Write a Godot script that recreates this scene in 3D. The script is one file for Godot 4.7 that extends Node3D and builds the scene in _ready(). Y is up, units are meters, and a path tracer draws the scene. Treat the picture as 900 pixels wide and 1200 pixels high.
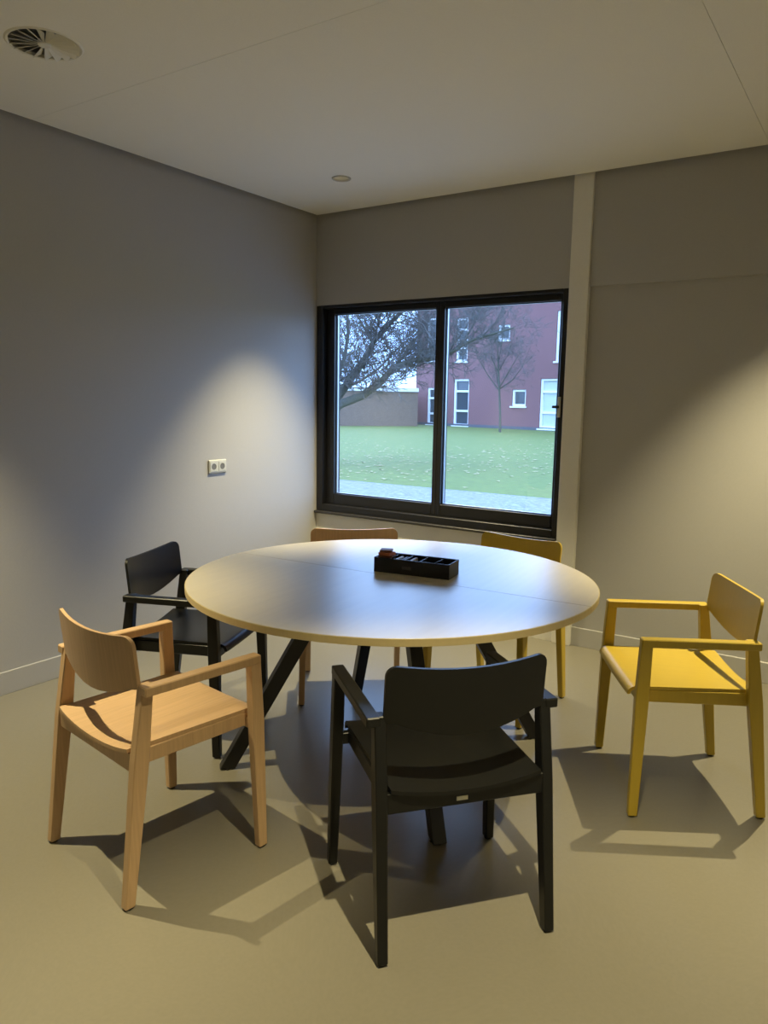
extends Node3D
# A meeting corner: round table, six armchairs, window on a winter lawn. Metres, y up.
# Origin: floor corner of the plain wall (x = 0) and the window wall (z = 0).

const CAM := Vector3(3.4755, 1.45, 4.2786)
const YAW := 0.59067
const PITCH := -0.14787
const ROLL := 0.01613
const FOCAL := 880.69
const H := 2.707            # ceiling height
const RX := 3.9             # room width
const RZ := 5.2             # room depth

var M := {}
var used := {}
var cam_basis: Basis

# ---------------------------------------------------------------- mesh helpers
class MB:
	var v := PackedVector3Array()
	var g := PackedInt32Array()
	func tri(a: Vector3, b: Vector3, c: Vector3, grp := -1) -> void:
		v.append(a); v.append(b); v.append(c); g.append(grp)
	func quad(a: Vector3, b: Vector3, c: Vector3, d: Vector3, grp := -1) -> void:
		tri(a, b, c, grp); tri(a, c, d, grp)
	# turn the solid whose corners start at v[from] inside out if its faces do not run clockwise
	func orient(from: int) -> void:
		var o := v[from]
		var vol := 0.0
		for i in range(from, v.size(), 3):
			vol += (v[i] - o).dot((v[i + 1] - o).cross(v[i + 2] - o))
		if vol > 0.0:
			for i in range(from, v.size(), 3):
				var t := v[i + 1]
				v[i + 1] = v[i + 2]
				v[i + 2] = t
	# rings of equal size joined in order; side_group -1 is faceted
	func loft(rings: Array, side_group := -1, caps := true, closed := false) -> void:
		var from := v.size()
		var n: int = rings[0].size()
		for k in range(rings.size() if closed else rings.size() - 1):
			var A = rings[k]
			var B = rings[(k + 1) % rings.size()]
			for i in n:
				var j := (i + 1) % n
				quad(A[i], A[j], B[j], B[i], side_group)
		if caps and not closed:
			for i in range(1, n - 1):
				tri(rings[0][0], rings[0][i + 1], rings[0][i], -1)
				var E = rings[-1]
				tri(E[0], E[i], E[i + 1], -1)
		orient(from)
	func box(lo: Vector3, hi: Vector3) -> void:
		var a := [Vector3(lo.x, lo.y, lo.z), Vector3(hi.x, lo.y, lo.z), Vector3(hi.x, lo.y, hi.z), Vector3(lo.x, lo.y, hi.z)]
		var b := [Vector3(lo.x, hi.y, lo.z), Vector3(hi.x, hi.y, lo.z), Vector3(hi.x, hi.y, hi.z), Vector3(lo.x, hi.y, hi.z)]
		loft([a, b])
	# octagonal ring: a rectangle of half sizes a, b along A, B with chamfer c
	static func oct(p: Vector3, A: Vector3, B: Vector3, a: float, b: float, c: float) -> Array:
		var r := []
		for q in [[a - c, -b], [a, -b + c], [a, b - c], [a - c, b], [-a + c, b], [-a, b - c], [-a, -b + c], [-a + c, -b]]:
			r.append(p + A * q[0] + B * q[1])
		return r
	# tapered beam with chamfered edges; stations are [centre, half_a, half_b]
	func beam(st: Array, A: Vector3, B: Vector3, c: float) -> void:
		var rings := []
		var n := st.size()
		for k in n:
			var s = st[k]
			var dir: Vector3 = (st[mini(k + 1, n - 1)][0] - st[maxi(k - 1, 0)][0]).normalized()
			if k == 0:
				rings.append(oct(s[0], A, B, s[1] - c, s[2] - c, c * 0.5))
				rings.append(oct(s[0] + dir * c, A, B, s[1], s[2], c))
			elif k == n - 1:
				rings.append(oct(s[0] - dir * c, A, B, s[1], s[2], c))
				rings.append(oct(s[0], A, B, s[1] - c, s[2] - c, c * 0.5))
			else:
				rings.append(oct(s[0], A, B, s[1], s[2], c))
		loft(rings)
	func cbox(lo: Vector3, hi: Vector3, c := 0.003) -> void:
		var m := (lo + hi) * 0.5
		var h := (hi - lo) * 0.5
		beam([[Vector3(m.x, lo.y, m.z), h.x, h.z], [Vector3(m.x, hi.y, m.z), h.x, h.z]], Vector3.RIGHT, Vector3.BACK, c)
	# surface of revolution about y through at; profile of Vector2(radius, y), closed when it returns to its start
	func lathe(at: Vector3, prof: Array, n: int, closed := true, smooth := true) -> void:
		var from := v.size()
		var m := prof.size()
		for i in n:
			var t0 := TAU * i / n
			var t1 := TAU * (i + 1) / n
			for k in range(m if closed else m - 1):
				var p: Vector2 = prof[k]
				var q: Vector2 = prof[(k + 1) % m]
				var a := at + Vector3(cos(t0) * p.x, p.y, sin(t0) * p.x)
				var b := at + Vector3(cos(t1) * p.x, p.y, sin(t1) * p.x)
				var c := at + Vector3(cos(t1) * q.x, q.y, sin(t1) * q.x)
				var d := at + Vector3(cos(t0) * q.x, q.y, sin(t0) * q.x)
				var gr := k + 1 if smooth else -1
				if p.x > 1e-6: tri(a, b, c, gr)
				if q.x > 1e-6: tri(a, c, d, gr)
		orient(from)
	# round tube through points with radii
	func tube(pts: Array, rad: Array, n: int) -> void:
		var rings := []
		for k in pts.size():
			var d: Vector3 = (pts[mini(k + 1, pts.size() - 1)] - pts[maxi(k - 1, 0)]).normalized()
			var a := d.cross(Vector3.UP if absf(d.y) < 0.9 else Vector3.RIGHT).normalized()
			var b := d.cross(a)
			var r := []
			for i in n:
				var t := TAU * i / n
				r.append(pts[k] + (a * cos(t) + b * sin(t)) * rad[k])
			rings.append(r)
		loft(rings, 1 if n > 3 else -1, n > 3)
	func mesh() -> ArrayMesh:
		var st := SurfaceTool.new()
		st.begin(Mesh.PRIMITIVE_TRIANGLES)
		for i in g.size():
			st.set_smooth_group(g[i] if g[i] >= 0 else 4294967295)
			for k in 3:
				st.add_vertex(v[i * 3 + k])
		st.generate_normals()
		return st.commit()

func numbered(called: String) -> String:
	if not used.has(called):
		used[called] = 0
		return called
	used[called] += 1
	return "%s_%03d" % [called, used[called]]

func part(called: String, mb: MB, mat: Material, parent: Node) -> MeshInstance3D:
	return part_mesh(called, mb.mesh(), mat, parent)

func part_mesh(called: String, mesh: Mesh, mat: Material, parent: Node) -> MeshInstance3D:
	var o := MeshInstance3D.new()
	o.name = numbered(called) if parent == self else called
	o.mesh = mesh
	o.material_override = mat
	o.cast_shadow = GeometryInstance3D.SHADOW_CASTING_SETTING_ON
	parent.add_child(o, true)
	return o

func tag(o: Node, label: String, category: String, group := "") -> Node:
	o.set_meta("label", label)
	o.set_meta("category", category)
	if group != "":
		o.set_meta("group", group)
	return o

func thing(called: String, label: String, category: String, at: Vector3, turn := 0.0, group := "") -> Node3D:
	var o := Node3D.new()
	o.name = numbered(called)
	add_child(o)
	o.position = at
	o.rotation.y = turn
	tag(o, label, category, group)
	return o

func struct(called: String, mb: MB, mat: Material, label := "") -> MeshInstance3D:
	var o := part(called, mb, mat, self)
	o.set_meta("kind", "structure")
	if label != "":
		o.set_meta("label", label)
	return o

# a point seen at pixel (px, py) of the 900 x 1200 frame, depth metres along the viewing axis
func seen(px: float, py: float, depth: float) -> Vector3:
	return CAM + cam_basis * Vector3((px - 450.0) / FOCAL, -(py - 600.0) / FOCAL, -1.0) * depth

func on_ground(px: float, py: float, y: float) -> Vector3:
	var d := cam_basis * Vector3((px - 450.0) / FOCAL, -(py - 600.0) / FOCAL, -1.0)
	return CAM + d * ((y - CAM.y) / d.y)

# ---------------------------------------------------------------- materials
func lin(r: float, g: float, b: float) -> Color:
	return Color(r, g, b).linear_to_srgb()

func mat(col: Color, rough: float, metal := 0.0, spec := 0.5) -> StandardMaterial3D:
	var m := StandardMaterial3D.new()
	m.albedo_color = col
	m.roughness = rough
	m.metallic = metal
	m.metallic_specular = spec
	return m

# grey noise image whose values run lo..1
func noise_tex(size: Vector2i, seed_: int, freq: float, lo: float, stretch := Vector2.ONE, octaves := 4) -> ImageTexture:
	var n := FastNoiseLite.new()
	n.seed = seed_
	n.frequency = freq
	n.noise_type = FastNoiseLite.TYPE_SIMPLEX_SMOOTH
	n.fractal_octaves = octaves
	var im := Image.create(size.x, size.y, true, Image.FORMAT_RGB8)
	# torus mapping keeps the edges joined
	for y in size.y:
		var b := TAU * y / size.y
		for x in size.x:
			var a := TAU * x / size.x
			var ra := size.x / TAU * stretch.x
			var rb := size.y / TAU * stretch.y
			var s := n.get_noise_3d(cos(a) * ra + cos(b) * rb * 0.37, sin(a) * ra + sin(b) * rb * 0.81, cos(b) * rb + 0.5 * sin(b) * rb) * 0.9
			var t := clampf(0.5 + 0.5 * s * 1.3, 0.0, 1.0)
			var k := lerpf(lo, 1.0, t)
			im.set_pixel(x, y, Color(k, k, k))
	im.generate_mipmaps()
	return ImageTexture.create_from_image(im)

func textured(m: StandardMaterial3D, tex: Texture2D, scale: Vector3, world := false) -> StandardMaterial3D:
	m.albedo_texture = tex
	m.uv1_triplanar = true
	m.uv1_world_triplanar = world
	m.uv1_scale = scale
	return m

func make_materials() -> void:
	var fine := noise_tex(Vector2i(256, 256), 3, 0.3, 0.975)
	var mottle := noise_tex(Vector2i(384, 384), 8, 0.22, 0.955, Vector2.ONE, 5)
	var grain := noise_tex(Vector2i(256, 256), 21, 0.05, 0.90, Vector2(3.0, 0.16), 4)
	var soft_grain := noise_tex(Vector2i(256, 256), 22, 0.05, 0.96, Vector2(3.0, 0.22), 4)
	var rough_tex := noise_tex(Vector2i(256, 256), 31, 0.09, 0.6, Vector2.ONE, 4)

	M.wall = textured(mat(lin(0.44, 0.43, 0.415), 0.85), fine, Vector3(1.3, 1.3, 1.3), true)
	M.ceiling = textured(mat(lin(0.86, 0.84, 0.77), 0.9), fine, Vector3(2, 2, 2), true)
	M.cream = textured(mat(lin(0.80, 0.775, 0.70), 0.6), fine, Vector3(1.1, 1.1, 1.1), true)
	M.floor = textured(mat(lin(0.222, 0.204, 0.158), 0.3), mottle, Vector3(0.9, 0.9, 0.9), true)
	M.base = mat(lin(0.46, 0.45, 0.43), 0.4)
	M.slab = mat(lin(0.42, 0.41, 0.39), 0.95)
	M.frame = mat(lin(0.009, 0.009, 0.010), 0.4)
	M.gasket = mat(lin(0.008, 0.010, 0.014), 0.5)
	M.spacer = mat(lin(0.62, 0.66, 0.70), 0.35, 0.6)
	M.sill = mat(lin(0.03, 0.028, 0.027), 0.4)
	var gl := mat(Color(0.85, 0.93, 0.95, 0.01), 0.0)
	gl.transparency = BaseMaterial3D.TRANSPARENCY_ALPHA
	M.glass = gl
	M.plastic_white = mat(lin(0.56, 0.55, 0.47), 0.35)
	M.plastic_dark = mat(lin(0.16, 0.15, 0.12), 0.5)
	M.steel = mat(lin(0.55, 0.55, 0.55), 0.3, 0.9)
	M.vent = mat(lin(0.74, 0.72, 0.64), 0.5)
	M.void = mat(lin(0.36, 0.36, 0.36), 0.6, 0.3)
	M.trim = mat(lin(0.42, 0.41, 0.37), 0.4)
	M.reflector = mat(lin(0.62, 0.60, 0.54), 0.4)
	M.beech = textured(mat(lin(0.62, 0.41, 0.225), 0.42), grain, Vector3(2.2, 2.2, 2.2))
	M.yellow = textured(mat(lin(0.54, 0.38, 0.035), 0.42), soft_grain, Vector3(2.2, 2.2, 2.2))
	M.black = textured(mat(lin(0.0075, 0.0078, 0.0075), 0.36, 0.0, 0.42), soft_grain, Vector3(2.2, 2.2, 2.2))
	M.glide = mat(lin(0.02, 0.018, 0.016), 0.6)
	M.table = textured(mat(lin(0.72, 0.64, 0.47), 0.33), soft_grain, Vector3(0.8, 0.8, 0.8))
	M.table.clearcoat_enabled = true
	M.table.clearcoat = 0.8
	M.table.clearcoat_roughness = 0.36
	M.table_edge = textured(mat(lin(0.60, 0.49, 0.26), 0.45), soft_grain, Vector3(2, 2, 2))
	M.steel_black = mat(lin(0.016, 0.016, 0.017), 0.42)
	M.tray = mat(lin(0.018, 0.017, 0.018), 0.35)
	M.tray_rim = mat(lin(0.05, 0.05, 0.055), 0.22)
	M.paper_orange = mat(lin(0.55, 0.16, 0.06), 0.55)
	M.paper_brown = mat(lin(0.24, 0.09, 0.05), 0.55)
	M.paper_green = mat(lin(0.10, 0.20, 0.09), 0.55)
	M.paper_white = mat(lin(0.62, 0.60, 0.58), 0.5)
	M.paper_dark = mat(lin(0.10, 0.09, 0.10), 0.5)
	M.sticker = mat(lin(0.75, 0.72, 0.58), 0.6)
	# outdoors
	M.lawn = textured(mat(lin(0.165, 0.20, 0.035), 0.9), noise_tex(Vector2i(384, 384), 41, 0.12, 0.8, Vector2.ONE, 5), Vector3(0.11, 0.11, 0.11), true)
	M.paving = textured(mat(lin(0.36, 0.345, 0.34), 0.75), rough_tex, Vector3(0.5, 0.5, 0.5), true)
	M.brick = textured(mat(lin(0.36, 0.165, 0.16), 0.85), rough_tex, Vector3(0.9, 2.4, 0.9), true)
	M.brick_old = textured(mat(lin(0.30, 0.20, 0.145), 0.9), rough_tex, Vector3(0.5, 0.9, 0.5), true)
	M.plinth = mat(lin(0.10, 0.10, 0.11), 0.8)
	M.ext_white = mat(lin(0.80, 0.80, 0.80), 0.5)
	M.ext_glass = mat(lin(0.06, 0.075, 0.085), 0.08)
	M.blind = mat(lin(0.50, 0.53, 0.52), 0.6)
	M.bark = textured(mat(lin(0.15, 0.145, 0.105), 0.95), rough_tex, Vector3(2, 2, 2))
	M.bark_thin = mat(lin(0.115, 0.105, 0.095), 0.95)
	M.leaf_fallen = mat(lin(0.36, 0.30, 0.14), 0.8)
	M.foliage = mat(lin(0.05, 0.10, 0.04), 0.8)

# ---------------------------------------------------------------- lamps of the room
func downlight(x: float, z: float, label: String) -> void:
	var t := thing("ceiling_downlight", label, "downlight", Vector3(x, H, z), 0.0, "recessed ceiling downlights")
	var ring := MB.new()
	ring.lathe(Vector3.ZERO, [Vector2(0.044, 0.004), Vector2(0.045, -0.005), Vector2(0.0535, -0.006), Vector2(0.056, -0.003), Vector2(0.056, 0.0005), Vector2(0.05, 0.004)], 40)
	part("trim_ring", ring, M.trim, t)
	var can := MB.new()
	can.lathe(Vector3.ZERO, [Vector2(0.0445, 0.003), Vector2(0.034, 0.030), Vector2(0.024, 0.046), Vector2(0.024, 0.055), Vector2(0.027, 0.055), Vector2(0.037, 0.032), Vector2(0.0475, 0.003)], 40)
	part("reflector", can, M.reflector, t)
	var bulb := MB.new()
	bulb.lathe(Vector3.ZERO, [Vector2(0.0, 0.047), Vector2(0.0235, 0.047), Vector2(0.0235, 0.053), Vector2(0.0, 0.053)], 28)
	var bm := mat(lin(0.9, 0.85, 0.7), 0.4)
	bm.emission_enabled = true
	bm.emission = LAMP_COLOR
	bm.emission_energy_multiplier = 2.0
	part("lamp_disc", bulb, bm, t)
	var s := SpotLight3D.new()
	s.name = "lamp_beam"
	t.add_child(s, true)
	s.position = Vector3(0, 0.043, 0)
	s.rotation_degrees.x = -90
	s.light_color = LAMP_COLOR
	s.light_energy = LAMP_ENERGY
	s.light_size = 0.014
	s.spot_range = 12.0
	s.spot_attenuation = 2.0
	s.spot_angle = LAMP_ANGLE
	s.spot_angle_attenuation = LAMP_SOFT
	s.shadow_enabled = true

const LAMP_COLOR := Color(1.0, 0.935, 0.735)
const LAMP_ENERGY := 10.5
const LAMP_ANGLE := 36.5
const LAMP_SOFT := 0.7
const LAMPS := [Vector2(0.709, 0.648), Vector2(3.15, 0.66), Vector2(0.72, 3.15), Vector2(3.15, 3.15)]
const VENT := Vector2(0.79, 2.535)

# ---------------------------------------------------------------- the scene
func _ready() -> void:
	# camera
	cam_basis = Basis.from_euler(Vector3(PITCH, YAW, ROLL), EULER_ORDER_YXZ)
	var cam := Camera3D.new()
	cam.name = "camera"
	add_child(cam)
	cam.transform = Transform3D(cam_basis, CAM)
	cam.fov = rad_to_deg(2.0 * atan(600.0 / FOCAL))
	cam.keep_aspect = Camera3D.KEEP_HEIGHT
	cam.near = 0.05
	cam.far = 300.0
	cam.current = true
	# overcast daylight and exposure
	var env := Environment.new()
	env.tonemap_mode = Environment.TONE_MAPPER_LINEAR
	env.tonemap_exposure = 0.93
	env.sdfgi_enabled = true
	env.ssao_enabled = true
	env.ssil_enabled = true
	env.background_mode = Environment.BG_SKY
	var sky_mat := ProceduralSkyMaterial.new()
	sky_mat.sky_top_color = lin(0.31, 0.53, 1.0)
	sky_mat.sky_horizon_color = lin(0.34, 0.56, 1.0)
	sky_mat.sky_curve = 0.3
	sky_mat.sky_energy_multiplier = 2.4
	sky_mat.ground_bottom_color = lin(0.10, 0.12, 0.10)
	sky_mat.ground_horizon_color = lin(0.16, 0.20, 0.22)
	sky_mat.ground_energy_multiplier = 1.0
	sky_mat.sun_angle_max = 0.0
	var sky := Sky.new()
	sky.sky_material = sky_mat
	env.sky = sky
	env.ambient_light_source = Environment.AMBIENT_SOURCE_SKY
	var we := WorldEnvironment.new()
	we.name = "world_environment"
	we.environment = env
	add_child(we)

	make_materials()
	build_room()
	build_window()
	build_outdoors()
	build_table()
	build_chairs()
	build_tray()
	for i in LAMPS.size():
		downlight(LAMPS[i].x, LAMPS[i].y, ["small round recessed downlight in ceiling near the window corner", "small round recessed downlight in ceiling above the yellow armchair by the blank wall", "small round recessed downlight in ceiling beside the swirl air vent", "small round recessed downlight in ceiling above the black armchair with a white sticker"][i])
	build_vent()
	build_socket()

func build_room() -> void:
	var b := MB.new()
	b.box(Vector3(-0.2, -0.2, -0.25), Vector3(RX + 0.2, 0, RZ + 0.2))
	struct("floor", b, M.floor, "smooth greige linoleum floor")
	b = MB.new()
	b.box(Vector3(-0.2, 0, -0.25), Vector3(0, H + 0.2, RZ + 0.2))
	struct("wall_left", b, M.wall, "plain pale grey wall with a double socket")
	b = MB.new()
	b.box(Vector3(RX, 0, -0.25), Vector3(RX + 0.2, H + 0.2, RZ + 0.2))
	struct("wall_right", b, M.wall, "plain pale grey wall")
	b = MB.new()
	b.box(Vector3(0, 0, RZ), Vector3(RX, H + 0.2, RZ + 0.2))
	struct("wall_front", b, M.wall, "plain pale grey wall")
	# window wall: band above, plain field right of the column, set back a little under the band
	b = MB.new()
	b.box(Vector3(0, 2.103, -0.25), Vector3(RX, H + 0.2, 0))
	b.box(Vector3(1.94, 0, -0.25), Vector3(RX, 2.103, -0.022))
	b.box(Vector3(1.862, 0, -0.25), Vector3(1.94, 2.103, -0.001))
	struct("wall_back", b, M.wall, "pale grey window wall with a step line above the blank field")
	b = MB.new()
	b.box(Vector3(0, 0, -0.25), Vector3(1.862, 0.625, -0.004))
	struct("wall_under_window", b, M.cream, "cream panel under the window")
	b = MB.new()
	b.cbox(Vector3(1.865, 0, -0.02), Vector3(1.978, H + 0.03, 0.018), 0.002)
	struct("column", b, M.cream, "slim cream column beside the window")
	# ceiling: slab with plaster panels below it, shadow gap along the walls
	b = MB.new()
	b.box(Vector3(-0.2, H + 0.13, -0.25), Vector3(RX + 0.2, H + 0.33, RZ + 0.2))
	var ceil := struct("ceiling", b, M.slab, "cream panelled ceiling with a shadow gap along the walls")
	var xs := [0.035, 2.85, RX - 0.035]
	var zs := [0.035, 2.125, 4.3, RZ - 0.035]
	for i in 2:
		for k in 3:
			var comb := CSGCombiner3D.new()
			comb.name = "ceiling_panel"
			ceil.add_child(comb, true)
			var x0: float = xs[i] + (0.0 if i == 0 else 0.0008)
			var x1: float = xs[i + 1] - (0.0 if i == 1 else 0.0008)
			var z0: float = zs[k] + (0.0 if k == 0 else 0.0008)
			var z1: float = zs[k + 1] - (0.0 if k == 2 else 0.0008)
			var bx := CSGBox3D.new()
			bx.size = Vector3(x1 - x0, 0.03, z1 - z0)
			bx.position = Vector3((x0 + x1) / 2, H + 0.015, (z0 + z1) / 2)
			bx.material = M.ceiling
			comb.add_child(bx)
			var holes := []
			for l in LAMPS: holes.append([l, 0.048])
			holes.append([VENT, 0.126])
			for h in holes:
				if h[0].x > x0 - 0.2 and h[0].x < x1 + 0.2 and h[0].y > z0 - 0.2 and h[0].y < z1 + 0.2:
					var cy := CSGCylinder3D.new()
					cy.operation = CSGShape3D.OPERATION_SUBTRACTION
					cy.radius = h[1]
					cy.height = 0.1
					cy.sides = 40
					cy.material = M.ceiling
					cy.position = Vector3(h[0].x, H + 0.015, h[0].y)
					comb.add_child(cy)
	# baseboards
	b = MB.new()
	b.beam([[Vector3(0.006, 0.0565, 0.0), 0.006, 0.0565], [Vector3(0.006, 0.0565, RZ), 0.006, 0.0565]], Vector3.RIGHT, Vector3.UP, 0.002)
	struct("baseboard_left", b, M.base, "pale grey baseboard")
	b = MB.new()
	b.beam([[Vector3(1.978, 0.0565, -0.015), 0.007, 0.0565], [Vector3(RX, 0.0565, -0.015), 0.007, 0.0565]], Vector3.BACK, Vector3.UP, 0.002)
	struct("baseboard_back", b, M.base, "pale grey baseboard")

func rect_frame(b: MB, x0: float, x1: float, y0: float, y1: float, l: float, r: float, bt: float, tp: float, z0: float, z1: float, c := 0.003) -> void:
	b.cbox(Vector3(x0, y0, z0), Vector3(x0 + l, y1, z1), c)
	b.cbox(Vector3(x1 - r, y0, z0), Vector3(x1, y1, z1), c)
	b.cbox(Vector3(x0 + l, y0, z0), Vector3(x1 - r, y0 + bt, z1), c)
	b.cbox(Vector3(x0 + l, y1 - tp, z0), Vector3(x1 - r, y1, z1), c)

func build_window() -> void:
	var b := MB.new()
	rect_frame(b, 0.002, 1.862, 0.640, 2.103, 0.055, 0.037, 0.050, 0.022, -0.2, -0.003)
	var w := struct("window_1", b, M.frame, "dark anthracite two-pane window looking onto a lawn")
	for s in [[0.057, 0.985, 0.125, 0.952], [0.985, 1.825, 1.018, 1.796]]:
		b = MB.new()
		rect_frame(b, s[0], s[1], 0.690, 2.081, s[2] - s[0], s[1] - s[3], 0.077, 0.037, -0.125, -0.05)
		var sash := part("sash", b, M.frame, w)
		b = MB.new()
		rect_frame(b, s[2] - 0.001, s[3] + 0.001, 0.766, 2.045, 0.006, 0.006, 0.006, 0.006, -0.079, -0.072, 0.001)
		part("gasket", b, M.gasket, sash)
		b = MB.new()
		b.box(Vector3(s[2] - 0.01, 0.757, -0.084), Vector3(s[3] + 0.01, 2.055, -0.080))
		part("pane", b, M.glass, sash)
		b = MB.new()
		rect_frame(b, s[2] - 0.006, s[3] + 0.006, 0.761, 2.051, 0.012, 0.012, 0.012, 0.012, -0.0995, -0.0845, 0.001)
		part("spacer", b, M.spacer, sash)
	# handle on the outer stile of the sliding sash
	b = MB.new()
	b.cbox(Vector3(1.8265, 1.365, -0.004), Vector3(1.8445, 1.485, 0.008), 0.002)
	var h := part("handle", b, M.plastic_white, w)
	h.set_meta("label", "pale metal window handle")
	b = MB.new()
	b.cbox(Vector3(1.797, 1.418, 0.006), Vector3(1.838, 1.434, 0.020), 0.003)
	part("lever", b, M.gasket, h)
	b = MB.new()
	b.cbox(Vector3(0.002, 0.623, -0.2), Vector3(1.862, 0.641, 0.028), 0.003)
	var s2 := part("window_sill", b, M.sill, w)
	s2.set_meta("label", "dark window sill")

# ---------------------------------------------------------------- outdoors
const GY := -0.05

func tree_limb(rng: RandomNumberGenerator, pts: Array, r0: float, r1: float, sides: int, t: Node, tw: MB, twigs: int, spread: float, bare := 0.0) -> void:
	var rad := []
	for k in pts.size():
		rad.append(lerpf(r0, r1, float(k) / (pts.size() - 1)))
	var b := MB.new()
	b.tube(pts, rad, sides)
	part("limb", b, M.bark, t)
	for i in twigs:
		var f := rng.randf_range(bare, 1.0) * (pts.size() - 1)
		var k := int(f)
		var p: Vector3 = pts[k].lerp(pts[k + 1], f - k)
		twig(rng, p, (Vector3(rng.randfn(), rng.randfn() * 0.7 + 0.55, rng.randfn()).normalized() + (pts[k + 1] - pts[k]).normalized() * 0.5).normalized(), spread * rng.randf_range(0.5, 1.0), lerpf(rad[k], rad[k + 1], f - k) * 0.3, 3, tw)

func twig(rng: RandomNumberGenerator, p: Vector3, d: Vector3, length: float, r: float, depth: int, tw: MB) -> void:
	var pts := [p]
	var n := 3
	var rr := clampf(r, 0.003, 0.015)
	var q := p
	var dir := d
	for i in n:
		dir = (dir + Vector3(rng.randfn(), rng.randfn(), rng.randfn()) * 0.22 + Vector3(0, 0.04, 0)).normalized()
		q += dir * length / n
		pts.append(q)
	tw.tube(pts, [rr, rr * 0.85, rr * 0.65, rr * 0.45], 3)
	if depth > 0:
		for i in 4:
			var f := rng.randf_range(0.3, 3.0)
			var k := mini(int(f), 2)
			twig(rng, pts[k].lerp(pts[k + 1], f - k), (dir + Vector3(rng.randfn(), rng.randfn(), rng.randfn()) * 0.75).normalized(), length * rng.randf_range(0.4, 0.65), rr * 0.6, depth - 1, tw)

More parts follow.
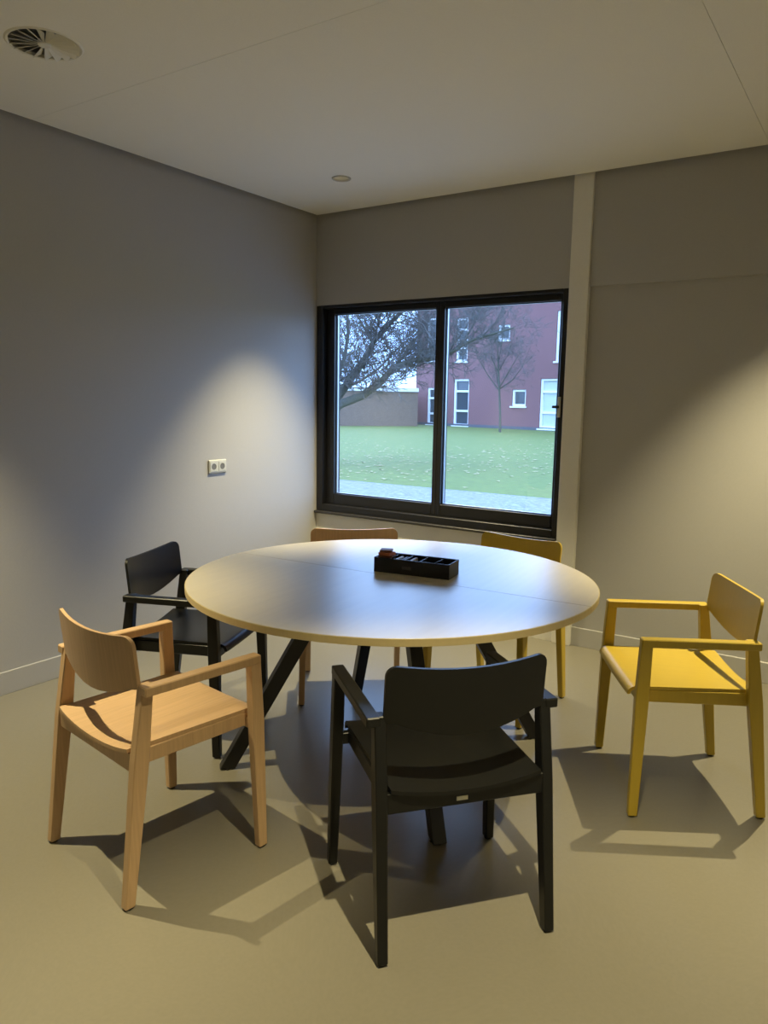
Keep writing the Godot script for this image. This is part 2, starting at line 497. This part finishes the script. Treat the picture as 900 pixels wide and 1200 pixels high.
func build_outdoors() -> void:
	var b := MB.new()
	b.box(Vector3(-70, GY - 0.3, -90), Vector3(40, GY, -6.9))
	var lawn := struct("lawn", b, M.lawn, "green lawn behind the window")
	b = MB.new()
	b.box(Vector3(-70, GY - 0.3, -6.9), Vector3(40, GY + 0.01, -0.25))
	struct("pavement", b, M.paving, "pale paved strip outside the window")
	# fallen leaves: far too many and too small to count
	var rng := RandomNumberGenerator.new()
	rng.seed = 77
	var leaf := MB.new()
	leaf.quad(Vector3(-0.05, 0.012, 0), Vector3(0, 0.002, 0.035), Vector3(0.05, 0.015, 0), Vector3(0, 0.004, -0.035))
	var mm := MultiMesh.new()
	mm.transform_format = MultiMesh.TRANSFORM_3D
	mm.mesh = leaf.mesh()
	mm.instance_count = 500
	for i in 500:
		var c := on_ground(rng.randf_range(385, 665), 536 + rng.randfn() * 13.0, GY)
		if c.z > -7.2: c.z = -7.2 - rng.randf() * 3.0
		mm.set_instance_transform(i, Transform3D(Basis(Vector3.UP, rng.randf() * TAU).scaled(Vector3.ONE * rng.randf_range(0.7, 1.5)), c + Vector3(0, 0.004, 0)))
	var mi := MultiMeshInstance3D.new()
	mi.name = "fallen_leaves"
	mi.multimesh = mm
	mi.material_override = M.leaf_fallen
	add_child(mi)
	tag(mi, "pale fallen leaves scattered over the lawn", "leaves")
	mi.set_meta("kind", "stuff")

	# brick building: the facade runs through two points read off its foot
	var P1 := on_ground(531, 499.5, GY)
	var P2 := on_ground(645, 505.0, GY)
	var ux := Vector3(P2.x - P1.x, 0, P2.z - P1.z).normalized()
	var nz := ux.cross(Vector3.UP)               # towards the room
	if nz.dot(CAM - P1) < 0: nz = -nz
	var bt := thing("brick_building", "red brick building with white windows beyond the lawn", "building", P1)
	bt.basis = Basis(ux, Vector3.UP, nz)
	var inv := bt.transform.affine_inverse()
	# pixel on the facade plane -> local x, y
	var fac := func(px: float, py: float) -> Vector2:
		var d := cam_basis * Vector3((px - 450.0) / FOCAL, -(py - 600.0) / FOCAL, -1.0)
		var hit := CAM + d * ((P1 - CAM).dot(nz) / d.dot(nz))
		var l: Vector3 = inv * hit
		return Vector2(l.x, l.y)
	var left_edge: float = fac.call(487, 480).x
	var wins := []   # [x0, x1, y0, y1, transoms (fractions), blind]
	for q in [[500, 511.5, 454.5, 497, [0.72, 0.3], false], [530.5, 550, 444, 498.5, [0.74, 0.32], false], [599.5, 616.5, 456.5, 476, [], false], [631, 660, 443.5, 502, [0.74, 0.32], true],
			[534, 549, 372, 424, [0.74, 0.32], false], [583, 598, 380, 399, [], false], [650.5, 680, 362, 423.5, [0.74, 0.32], false], [500, 512, 372, 424, [0.5], false]]:
		var a: Vector2 = fac.call(q[0], q[3])
		var c: Vector2 = fac.call(q[1], q[2])
		wins.append([a.x, c.x, a.y, c.y, q[4], q[5]])
	# walls between the windows: vertical strips cut at window edges
	var wall := MB.new()
	wall.box(Vector3(left_edge, 0, -9.0), Vector3(30, 8.2, -0.25))
	part("wall", wall, M.brick, bt)
	var cuts := [left_edge, 30.0]
	for w in wins:
		cuts.append(w[0]); cuts.append(w[1])
	cuts.sort()
	var skin := MB.new()
	for i in range(cuts.size() - 1):
		if cuts[i + 1] - cuts[i] < 0.005: continue
		var mx: float = (cuts[i] + cuts[i + 1]) / 2
		var y := 0.0
		var over := []
		for w in wins:
			if mx > w[0] and mx < w[1]: over.append(w)
		over.sort_custom(func(p, q): return p[2] < q[2])
		for w in over:
			skin.box(Vector3(cuts[i], y, -0.25), Vector3(cuts[i + 1], w[2], 0))
			y = w[3]
		skin.box(Vector3(cuts[i], y, -0.25), Vector3(cuts[i + 1], 8.2, 0))
	part("facade", skin, M.brick, bt)
	var pl := MB.new()
	pl.box(Vector3(left_edge, 0, 0), Vector3(30, 0.16, 0.06))
	part("plinth", pl, M.plinth, bt)
	var rf := MB.new()
	rf.box(Vector3(left_edge - 0.3, 8.2, -9.3), Vector3(30.3, 8.5, 0.3))
	part("roof", rf, M.plinth, bt)
	for w in wins:
		var f := MB.new()
		rect_frame(f, w[0], w[1], w[2], w[3], 0.13, 0.10, 0.12, 0.12, -0.2, -0.06, 0.01)
		for t in w[4]:
			var ty := lerpf(w[2], w[3], t)
			f.box(Vector3(w[0] + 0.13, ty - 0.06, -0.2), Vector3(w[1] - 0.1, ty + 0.06, -0.08))
		var wf := part("window", f, M.ext_white, bt)
		var g := MB.new()
		g.box(Vector3(w[0] + 0.1, w[2] + 0.1, -0.19), Vector3(w[1] - 0.08, w[3] - 0.1, -0.16))
		part("pane", g, M.blind if w[5] else M.ext_glass, wf)
		var sl := MB.new()
		sl.box(Vector3(w[0] - 0.08, w[2] - 0.08, -0.15), Vector3(w[1] + 0.08, w[2], 0.07))
		part("sill", sl, M.ext_white, wf)
	# low brick outbuilding to the left of it
	var Q2 := on_ground(489, 499.5, GY)
	var Q1 := on_ground(380, 499.0, GY)
	var lx := Vector3(Q2.x - Q1.x, 0, Q2.z - Q1.z)
	var lw := lx.length()
	lx = lx.normalized()
	var ln := lx.cross(Vector3.UP)
	if ln.dot(CAM - Q1) < 0: ln = -ln
	var lb := thing("low_outbuilding", "low brown brick outbuilding with a pale roof edge beyond the lawn", "building", Q1)
	lb.basis = Basis(lx, Vector3.UP, ln)
	b = MB.new()
	b.box(Vector3(-8, 0, -4), Vector3(lw, 2.0, 0))
	part("wall", b, M.brick_old, lb)
	b = MB.new()
	b.box(Vector3(-8, 2.0, -4.1), Vector3(lw, 2.22, 0.1))
	part("roof_edge", b, M.ext_white, lb)

	# big bare tree; its trunk stands behind the left window jamb
	rng.seed = 1234
	var base := on_ground(372, 545, GY)
	var D := (cam_basis.inverse() * (base - CAM)).z * -1.0
	var t1 := thing("bare_tree", "large bare tree with spreading mossy limbs on the lawn", "tree", base)
	var S := func(a: Array) -> Array:
		var out := []
		for p in a:
			out.append(seen(p[0], p[1], D + (p[2] if p.size() > 2 else 0.0)) - base)
		return out
	var tb := MB.new()
	var fork: Vector3 = S.call([[378, 488]])[0]
	tb.tube([Vector3(0, -0.05, 0), Vector3(0.02, 0.3, 0), fork * 0.6, fork], [0.24, 0.19, 0.165, 0.15], 10)
	part("trunk", tb, M.bark, t1)
	var tw := MB.new()
	tree_limb(rng, S.call([[378, 490], [400, 473], [424, 464], [445, 449], [460, 432], [483, 422], [508, 420], [530, 412, -0.3], [550, 400, -0.5], [575, 392, -0.8], [602, 384, -1.0]]), 0.11, 0.016, 8, t1, tw, 84, 1.1, 0.17)
	tree_limb(rng, S.call([[378, 488], [398, 462, 0.2], [414, 440, 0.3], [428, 420, 0.4], [438, 400, 0.4], [452, 384, 0.3], [470, 366, 0.2], [492, 346, 0.0], [515, 325]]), 0.115, 0.022, 8, t1, tw, 80, 1.2, 0.14)
	tree_limb(rng, S.call([[384, 476], [394, 450, -0.4], [404, 420, -0.7], [408, 390, -0.8], [406, 350, -1.0], [400, 320, -1]]), 0.06, 0.015, 6, t1, tw, 50, 1.0, 0.15)
	tree_limb(rng, S.call([[437, 402, 0.4], [429, 388, 0.5], [420, 372, 0.6], [412, 352, 0.6]]), 0.04, 0.014, 6, t1, tw, 34, 0.9)
	tree_limb(rng, S.call([[438, 398, 0.4], [443, 380, 0.2], [448, 362, 0.0], [452, 340, -0.2]]), 0.035, 0.012, 6, t1, tw, 34, 0.9)
	tree_limb(rng, S.call([[530, 412, -0.3], [545, 398, 0.1], [556, 378, 0.3], [566, 356, 0.4], [575, 335, 0.5]]), 0.028, 0.010, 6, t1, tw, 44, 1.0)
	tree_limb(rng, S.call([[462, 430, 0], [478, 410, 0.5], [494, 388, 0.9], [510, 366, 1.2], [524, 340, 1.5]]), 0.035, 0.010, 6, t1, tw, 48, 1.1)
	tree_limb(rng, S.call([[402, 455, 0.2], [420, 448, 0.9], [444, 432, 1.4], [470, 404, 1.8], [498, 384, 2.2]]), 0.04, 0.010, 6, t1, tw, 48, 1.1, 0.25)
	var two := part("twigs", tw, M.bark_thin, t1)
	two.set_meta("kind", "stuff")
	# slim young tree in front of the facade
	var base2 := on_ground(586, 506.5, GY)
	var D2 := (cam_basis.inverse() * (base2 - CAM)).z * -1.0
	var t2 := thing("young_tree", "slim young bare tree in front of the brick facade", "tree", base2)
	var S2 := func(a: Array) -> Array:
		var out := []
		for p in a:
			out.append(seen(p[0], p[1], D2 + (p[2] if p.size() > 2 else 0.0)) - base2)
		return out
	b = MB.new()
	var tp: Array = S2.call([[586, 485], [585, 455], [584, 430], [583, 405], [585, 380]])
	b.tube([Vector3(0, -0.05, 0)] + tp, [0.07, 0.06, 0.05, 0.04, 0.028, 0.014], 8)
	part("trunk", b, M.bark, t2)
	var tw2 := MB.new()
	for q in [[[585, 458], [572, 440], [560, 420], [552, 395]], [[585, 456], [600, 446], [612, 430], [622, 405]], [[585, 440], [576, 420], [570, 395]], [[584, 435], [596, 415], [604, 385]], [[584, 425], [588, 400], [592, 372]], [[585, 455, 0], [580, 430, 1.0], [575, 400, 1.5]], [[585, 455, 0], [598, 432, -0.9], [610, 412, -1.4]]]:
		tree_limb(rng, S2.call(q), 0.03, 0.01, 5, t2, tw2, 15, 1.3)
	var two2 := part("twigs", tw2, M.bark_thin, t2)
	two2.set_meta("kind", "stuff")

# ---------------------------------------------------------------- furniture
const TC := Vector2(1.858, 1.803)
const TR := 0.805
const TH := 0.75

func half_disc(r: float, y0: float, y1: float, gap: float, c: float) -> MB:
	var b := MB.new()
	var rings := []
	for lv in [[y0, -c], [y0 + c, 0.0], [y1 - c, 0.0], [y1, -c]]:
		var rr: float = r + lv[1]
		var a0 := asin(gap / rr)
		var ring := []
		for i in 49:
			var a := lerpf(a0, PI - a0, i / 48.0)
			ring.append(Vector3(cos(a) * rr, lv[0], sin(a) * rr))
		rings.append(ring)
	b.loft(rings)
	return b

func edge_band(r: float, y0: float, y1: float, gap: float) -> MB:
	var b := MB.new()
	var a0 := asin(gap / r)
	var rings := []
	for i in 49:
		var a := lerpf(a0, PI - a0, i / 48.0)
		var d := Vector3(cos(a), 0, sin(a))
		rings.append([d * r + Vector3(0, y0, 0), d * r + Vector3(0, y1, 0), d * (r + 0.0025) + Vector3(0, y1 - 0.001, 0), d * (r + 0.0025) + Vector3(0, y0 + 0.001, 0)])
	b.loft(rings)
	return b

func build_table() -> void:
	var seam := atan2(1.794 - 1.721, 2.472 - 1.041)
	var t := thing("round_table", "large round table with pale two-piece top and black splayed legs", "table", Vector3(TC.x, 0, TC.y), seam)
	for k in 2:
		var o := part("tabletop_half", half_disc(TR, TH - 0.026, TH, 0.0014, 0.001), M.table, t)
		var e := part("edge_band", edge_band(TR, TH - 0.0255, TH - 0.0006, 0.0014), M.table_edge, o)
		e.set_meta("label", "honey coloured edge band")
		o.rotation.y = PI * k
	var ph := 2.3049 + seam
	var fr := MB.new()
	for s in 4:
		var a := ph - s * PI / 2
		var u := Vector3(cos(a), 0, sin(a))
		var v := Vector3(-sin(a), 0, cos(a))
		var leg := MB.new()
		leg.beam([[u * 0.660 + Vector3(0, 0.004, 0), 0.030, 0.024], [u * 0.248 + Vector3(0, TH - 0.034, 0), 0.034, 0.024]], u, v, 0.002)
		var lo := part("leg", leg, M.steel_black, t)
		var pad := MB.new()
		pad.cbox(Vector3(-0.02, 0, -0.02), Vector3(0.02, 0.005, 0.02), 0.001)
		var po := part("foot_pad", pad, M.glide, lo)
		po.position = u * 0.660
		fr.beam([[u * 0.02 + Vector3(0, TH - 0.042, 0), 0.024, 0.016], [u * 0.42 + Vector3(0, TH - 0.042, 0), 0.024, 0.016]], v, Vector3.UP, 0.002)
	part("top_frame", fr, M.steel_black, t)

func chair_seat() -> MB:
	var b := MB.new()
	var nx := 14
	var nz := 16
	var th := 0.011
	var P := func(i: int, k: int, off: float) -> Vector3:
		var u := -1.0 + 2.0 * i / nx
		var zr := -0.216 - 0.006 * (1.0 - u * u * u * u)
		var s := float(k) / 10.0
		if k <= 10:
			var z := lerpf(zr, 0.213, s)
			var hw := lerpf(0.213, 0.224, clampf((z + 0.2) / 0.38, 0.0, 1.0))
			var y := 0.464 - lerpf(0.022, 0.005, smoothstep(0.0, 1.0, s)) * (1.0 - u * u) + 0.002 * s
			return Vector3(u * hw, y + off, z)
		var a := PI * 0.5 * float(k - 10) / 6.0
		var r := 0.030
		var y0 := 0.466 - 0.005 * (1.0 - u * u) - r
		return Vector3(u * 0.224, y0 + cos(a) * (r + off), 0.213 + sin(a) * (r + off))
	for i in nx:
		for k in nz:
			b.quad(P.call(i, k, 0.0), P.call(i + 1, k, 0.0), P.call(i + 1, k + 1, 0.0), P.call(i, k + 1, 0.0), 1)
			b.quad(P.call(i, k, -th), P.call(i, k + 1, -th), P.call(i + 1, k + 1, -th), P.call(i + 1, k, -th), 2)
	for i in nx:
		b.quad(P.call(i, 0, 0.0), P.call(i, 0, -th), P.call(i + 1, 0, -th), P.call(i + 1, 0, 0.0), 3)
		b.quad(P.call(i, nz, 0.0), P.call(i + 1, nz, 0.0), P.call(i + 1, nz, -th), P.call(i, nz, -th), 4)
	for k in nz:
		b.quad(P.call(0, k, 0.0), P.call(0, k + 1, 0.0), P.call(0, k + 1, -th), P.call(0, k, -th), 5)
		b.quad(P.call(nx, k, 0.0), P.call(nx, k, -th), P.call(nx, k + 1, -th), P.call(nx, k + 1, 0.0), 6)
	b.orient(0)
	return b

func chair_back() -> MB:
	var b := MB.new()
	var W := 0.226
	var rc := 0.034
	var cols := [-1.0, -0.995, -0.98, -0.955, -0.925, -0.89, -0.85, -0.75, -0.6, -0.4, -0.2, 0.0, 0.2, 0.4, 0.6, 0.75, 0.85, 0.89, 0.925, 0.955, 0.98, 0.995, 1.0]
	var nv := 8
	var P := func(i: int, k: int, side: float) -> Vector3:
		var x: float = cols[i] * W
		var ax := absf(x)
		var ct := 0.0
		var cb := 0.0
		if ax > W - rc:
			var q := ax - (W - rc)
			ct = rc - sqrt(maxf(rc * rc - q * q, 0.0))
		if ax > W - 0.012:
			var q := ax - (W - 0.012)
			cb = 0.012 - sqrt(maxf(0.012 * 0.012 - q * q, 0.0))
		var top := 0.792 - 0.016 * (1.0 - pow(ax / W, 2.0)) - ct
		var bot := 0.588 + 0.044 * minf(pow(ax / 0.2, 2.0), 1.0) + cb
		var y := lerpf(bot, top, float(k) / nv)
		var z := -0.177 - 0.016 * (y - 0.63) / 0.155 - 0.032 * (1.0 - pow(ax / W, 2.0))
		return Vector3(x, y, z + side * 0.0055)
	var n := cols.size() - 1
	for i in n:
		for k in nv:
			b.quad(P.call(i, k, 1.0), P.call(i + 1, k, 1.0), P.call(i + 1, k + 1, 1.0), P.call(i, k + 1, 1.0), 1)
			b.quad(P.call(i, k, -1.0), P.call(i, k + 1, -1.0), P.call(i + 1, k + 1, -1.0), P.call(i + 1, k, -1.0), 2)
		b.quad(P.call(i, nv, 1.0), P.call(i + 1, nv, 1.0), P.call(i + 1, nv, -1.0), P.call(i, nv, -1.0), 3)
		b.quad(P.call(i, 0, 1.0), P.call(i, 0, -1.0), P.call(i + 1, 0, -1.0), P.call(i + 1, 0, 1.0), 4)
	for k in nv:
		b.quad(P.call(0, k, 1.0), P.call(0, k + 1, 1.0), P.call(0, k + 1, -1.0), P.call(0, k, -1.0), 5)
		b.quad(P.call(n, k, 1.0), P.call(n, k, -1.0), P.call(n, k + 1, -1.0), P.call(n, k + 1, 1.0), 6)
	b.orient(0)
	return b

var chair_meshes := {}

func chair(m: Material, label: String, group: String, x: float, z: float, turn: float) -> Node3D:
	var t := thing("armchair", label, "armchair", Vector3(x, 0, z), turn, group)
	if chair_meshes.is_empty():
		chair_meshes.seat = chair_seat().mesh()
		chair_meshes.backrest = chair_back().mesh()
		for s in [-1, 1]:
			var X := Vector3.RIGHT
			var Z := Vector3.BACK
			var fl := MB.new()
			fl.beam([[Vector3(s * 0.268, 0.005, 0.212), 0.014, 0.016], [Vector3(s * 0.2585, 0.43, 0.203), 0.0165, 0.0225], [Vector3(s * 0.254, 0.649, 0.197), 0.017, 0.019]], X, Z, 0.003)
			chair_meshes["front%d" % s] = fl.mesh()
			var rl := MB.new()
			rl.beam([[Vector3(s * 0.240, 0.005, -0.243), 0.014, 0.016], [Vector3(s * 0.2365, 0.43, -0.191), 0.016, 0.024], [Vector3(s * 0.2345, 0.650, -0.164), 0.016, 0.0175]], X, Z, 0.003)
			chair_meshes["rear%d" % s] = rl.mesh()
			var ar := MB.new()
			ar.beam([[Vector3(s * 0.254, 0.637, 0.216), 0.019, 0.014], [Vector3(s * 0.2535, 0.637, -0.186), 0.019, 0.0135]], X, Vector3.UP, 0.003)
			chair_meshes["arm%d" % s] = ar.mesh()
			var sr := MB.new()
			sr.beam([[Vector3(s * 0.2165, 0.432, 0.196), 0.0095, 0.0215], [Vector3(s * 0.212, 0.429, -0.185), 0.0095, 0.0235]], X, Vector3.UP, 0.002)
			chair_meshes["side%d" % s] = sr.mesh()
		var g := MB.new()
		g.lathe(Vector3.ZERO, [Vector2(0, 0), Vector2(0.011, 0), Vector2(0.0125, 0.002), Vector2(0.0125, 0.006), Vector2(0, 0.006)], 14)
		chair_meshes.glide = g.mesh()
		var f := MB.new()
		f.beam([[Vector3(-0.246, 0.424, 0.196), 0.018, 0.011], [Vector3(0.246, 0.424, 0.196), 0.018, 0.011]], Vector3.UP, Vector3.BACK, 0.002)
		chair_meshes.front_rail = f.mesh()
		var r := MB.new()
		var st := []
		for i in 11:
			var u := -1.0 + 0.2 * i
			var top := 0.4525 - 0.022 * (1.0 - u * u)
			st.append([Vector3(u * 0.225, (top + 0.394) * 0.5, -0.203), (top - 0.394) * 0.5, 0.008])
		r.beam(st, Vector3.UP, Vector3.BACK, 0.002)
		chair_meshes.rear_rail = r.mesh()
	part_mesh("seat", chair_meshes.seat, m, t)
	part_mesh("backrest", chair_meshes.backrest, m, t)
	for s in [-1, 1]:
		for k in ["front", "rear"]:
			var l := part_mesh("leg", chair_meshes["%s%d" % [k, s]], m, t)
			var gl := part_mesh("glide", chair_meshes.glide, M.glide, l)
			gl.position = Vector3(s * 0.268, 0, 0.212) if k == "front" else Vector3(s * 0.240, 0, -0.243)
		part_mesh("armrest", chair_meshes["arm%d" % s], m, t)
		part_mesh("side_rail", chair_meshes["side%d" % s], m, t)
	part_mesh("front_rail", chair_meshes.front_rail, m, t)
	part_mesh("rear_rail", chair_meshes.rear_rail, m, t)
	return t

func build_chairs() -> void:
	chair(M.beech, "beech armchair pulled out beside the black armchair near the left wall, seat in full view", "beech armchairs", 1.593, 2.774, 2.991)
	chair(M.beech, "beech armchair tucked far under the table in front of the window", "beech armchairs", 1.327, 1.315, 0.6875)
	chair(M.yellow, "yellow armchair pulled out beside the blank wall, seat in full view", "yellow armchairs", 2.882, 1.371, -1.040)
	chair(M.yellow, "yellow armchair tucked far under the table next to the cream column", "yellow armchairs", 1.968, 1.028, -0.118)
	chair(M.black, "black armchair between table and the wall with the double socket", "black armchairs", 1.026, 2.091, 1.960)
	var n := chair(M.black, "black armchair with a tiny white sticker on its rear rail", "black armchairs", 2.470, 2.471, -2.258)
	var s := MB.new()
	s.cbox(Vector3(-0.002, 0.407, -0.2125), Vector3(0.030, 0.419, -0.2105), 0.0005)
	var st := part("sticker", s, M.sticker, n)
	st.set_meta("label", "tiny white maker's sticker")

func build_tray() -> void:
	# bottom corners read off the table top: front left, front right
	var a := Vector2(1.755, 1.781)
	var c := Vector2(2.078, 1.727)
	var d := (c - a).normalized()
	var L := 0.328
	var W := 0.118
	var Ht := 0.060
	var t := thing("tea_tray", "long black box with compartments for tea on the round table", "organizer box", Vector3(a.x, TH, a.y), -atan2(d.y, d.x))
	# local x along the front, z towards the room; the box lies at negative z
	var b := MB.new()
	b.cbox(Vector3(0, 0.0, -W), Vector3(L, 0.005, 0), 0.001)
	b.cbox(Vector3(0, 0.005, -0.004), Vector3(L, Ht, 0), 0.001)
	b.cbox(Vector3(0, 0.005, -W), Vector3(L, Ht, -W + 0.004), 0.001)
	b.cbox(Vector3(0, 0.005, -W + 0.004), Vector3(0.004, Ht, -0.004), 0.001)
	b.cbox(Vector3(L - 0.004, 0.005, -W + 0.004), Vector3(L, Ht, -0.004), 0.001)
	part("body", b, M.tray, t)
	for k in range(1, 5):
		b = MB.new()
		b.cbox(Vector3(L * k / 5 - 0.0015, 0.005, -W + 0.004), Vector3(L * k / 5 + 0.0015, Ht - 0.001, -0.004), 0.0006)
		part("divider", b, M.tray_rim, t)
	b = MB.new()
	rect_frame_flat(b, 0.0, L, -W, 0.0, 0.0035, Ht, Ht + 0.0015)
	part("rim", b, M.tray_rim, t)
	b = MB.new()
	b.cbox(Vector3(0.125, 0.022, 0.0), Vector3(0.165, 0.034, 0.001), 0.0003)
	var pl := part("name_plate", b, M.paper_dark, t)
	pl.set_meta("label", "small worn grey name plate")
	# sachets
	var basis := t.transform
	var spec := [[0.034, 0.052, -0.055, 0.062, 0.05, 0.012, M.paper_brown, 6, "brown tea sachet lying on the left end of the black tray"],
		[0.036, 0.0645, -0.050, 0.056, 0.05, 0.012, M.paper_orange, -9, "orange tea sachet in the middle of the pile on the black tray"],
		[0.032, 0.077, -0.052, 0.050, 0.045, 0.010, M.paper_brown, 14, "small red-brown tea sachet on top of the pile on the black tray"]]
	for q in spec:
		var sb := MB.new()
		sb.cbox(Vector3(-q[3] / 2, 0, -q[4] / 2), Vector3(q[3] / 2, q[5], q[4] / 2), 0.002)
		var o := part("tea_sachet", sb, q[6], self)
		o.transform = basis * Transform3D(Basis(Vector3.UP, deg_to_rad(q[7])), Vector3(q[0], q[1], q[2]))
		tag(o, q[8], "sachet", "tea sachets in the tray")
	# filling under the pile and the paler sachets standing in the next compartments
	for k in 4:
		var sb := MB.new()
		sb.cbox(Vector3(-0.027, 0, -0.05), Vector3(0.027, 0.011, 0.05), 0.002)
		var o := part("tea_sachet", sb, [M.paper_green, M.paper_brown, M.paper_green, M.paper_green][k], self)
		o.transform = basis * Transform3D(Basis(), Vector3(0.034, 0.0052 + 0.0115 * k, -W / 2))
		tag(o, ["green tea sachet lowest in the stack at the end of the black tray", "brown tea sachet between two green ones in the tray stack", "green tea sachet just above the flat brown one in the tray stack", "green tea sachet directly under the loose brown pile on the tray"][k], "sachet", "tea sachets in the tray")
	for k in 3:
		var sb := MB.new()
		sb.cbox(Vector3(-0.006, 0, -0.04), Vector3(0.006, 0.05, 0.04), 0.002)
		var o := part("tea_sachet", sb, [M.paper_white, M.paper_dark, M.paper_white][k], self)
		o.transform = basis * Transform3D(Basis(), Vector3(0.088 + 0.024 * k + (0.014 if k == 2 else 0.0), 0.0052, -W / 2))
		tag(o, ["white paper sachet upright beside the brown pile in the tray", "dark grey sachet upright between two white sachets in the tray", "white paper sachet upright in the middle compartment of the tray"][k], "sachet", "tea sachets in the tray")

func rect_frame_flat(b: MB, x0: float, x1: float, z0: float, z1: float, w: float, y0: float, y1: float) -> void:
	b.cbox(Vector3(x0, y0, z0), Vector3(x1, y1, z0 + w), 0.0005)
	b.cbox(Vector3(x0, y0, z1 - w), Vector3(x1, y1, z1), 0.0005)
	b.cbox(Vector3(x0, y0, z0 + w), Vector3(x0 + w, y1, z1 - w), 0.0005)
	b.cbox(Vector3(x1 - w, y0, z0 + w), Vector3(x1, y1, z1 - w), 0.0005)

func build_vent() -> void:
	var t := thing("air_vent", "round cream swirl air vent with radial blades in the ceiling", "vent", Vector3(VENT.x, H, VENT.y))
	var b := MB.new()
	b.lathe(Vector3.ZERO, [Vector2(0.120, 0.010), Vector2(0.120, -0.002), Vector2(0.128, -0.004), Vector2(0.134, 0.0), Vector2(0.134, 0.0005), Vector2(0.125, 0.001), Vector2(0.125, 0.010)], 48)
	part("ring", b, M.vent, t)
	b = MB.new()
	b.lathe(Vector3.ZERO, [Vector2(0, -0.006), Vector2(0.020, -0.006), Vector2(0.023, -0.003), Vector2(0.023, 0.010), Vector2(0, 0.010)], 32)
	part("hub", b, M.vent, t)
	b = MB.new()
	b.lathe(Vector3.ZERO, [Vector2(0.1245, 0.008), Vector2(0.1245, 0.12), Vector2(0, 0.12), Vector2(0, 0.117), Vector2(0.1215, 0.117), Vector2(0.1215, 0.008)], 40)
	part("duct", b, M.void, t)
	var n := 18
	b = MB.new()
	# a blade: wide at the rim, narrow at the hub, tilted about its own axis
	b.beam([[Vector3(0.018, 0, 0), 0.003, 0.0008], [Vector3(0.119, 0, 0), 0.0195, 0.0008]], Vector3(0, sin(0.62), cos(0.62)), Vector3(0, cos(0.62), -sin(0.62)), 0.0003)
	var bm := b.mesh()
	for i in n:
		var o := part_mesh("blade", bm, M.vent, t)
		o.rotation.y = TAU * i / n

func build_socket() -> void:
	var t := thing("double_socket", "cream double power socket on the left wall", "socket", Vector3(0, 1.0245, 0.976))
	var b := MB.new()
	b.beam([[Vector3(0.0, 0, 0), 0.0755, 0.042], [Vector3(0.010, 0, 0), 0.0735, 0.040]], Vector3.BACK, Vector3.UP, 0.003)
	part("frame", b, M.plastic_white, t)
	for s in [-1, 1]:
		var z: float = s * 0.0355
		# insert plate with a round well
		b = MB.new()
		var from := b.v.size()
		var n := 32
		for i in n:
			var a0 := TAU * i / n
			var a1 := TAU * (i + 1) / n
			var sq := func(a: float) -> Vector3:
				var k := 0.0295 / maxf(absf(cos(a)), absf(sin(a)))
				return Vector3(0.0125, sin(a) * k, z + cos(a) * k)
			var rd := func(a: float, r: float, x: float) -> Vector3:
				return Vector3(x, sin(a) * r, z + cos(a) * r)
			b.quad(sq.call(a0), sq.call(a1), rd.call(a1, 0.0195, 0.0125), rd.call(a0, 0.0195, 0.0125))
			b.quad(sq.call(a1), sq.call(a0), sq.call(a0) * Vector3(0, 1, 1) + Vector3(0.009, 0, 0), sq.call(a1) * Vector3(0, 1, 1) + Vector3(0.009, 0, 0))
		b.orient(from)
		var ins := part("insert", b, M.plastic_white, t)
		b = MB.new()
		var prof := []
		for i in n:
			var a0 := TAU * i / n
			var a1 := TAU * (i + 1) / n
			var p0 := Vector3(0.0125, sin(a0) * 0.0195, z + cos(a0) * 0.0195)
			var p1 := Vector3(0.0125, sin(a1) * 0.0195, z + cos(a1) * 0.0195)
			b.quad(p0, p1, p1 - Vector3(0.0022, 0, 0), p0 - Vector3(0.0022, 0, 0))
			b.tri(p0 - Vector3(0.0022, 0, 0), p1 - Vector3(0.0022, 0, 0), Vector3(0.0103, 0, z))
		part("well", b, M.plastic_dark, ins)
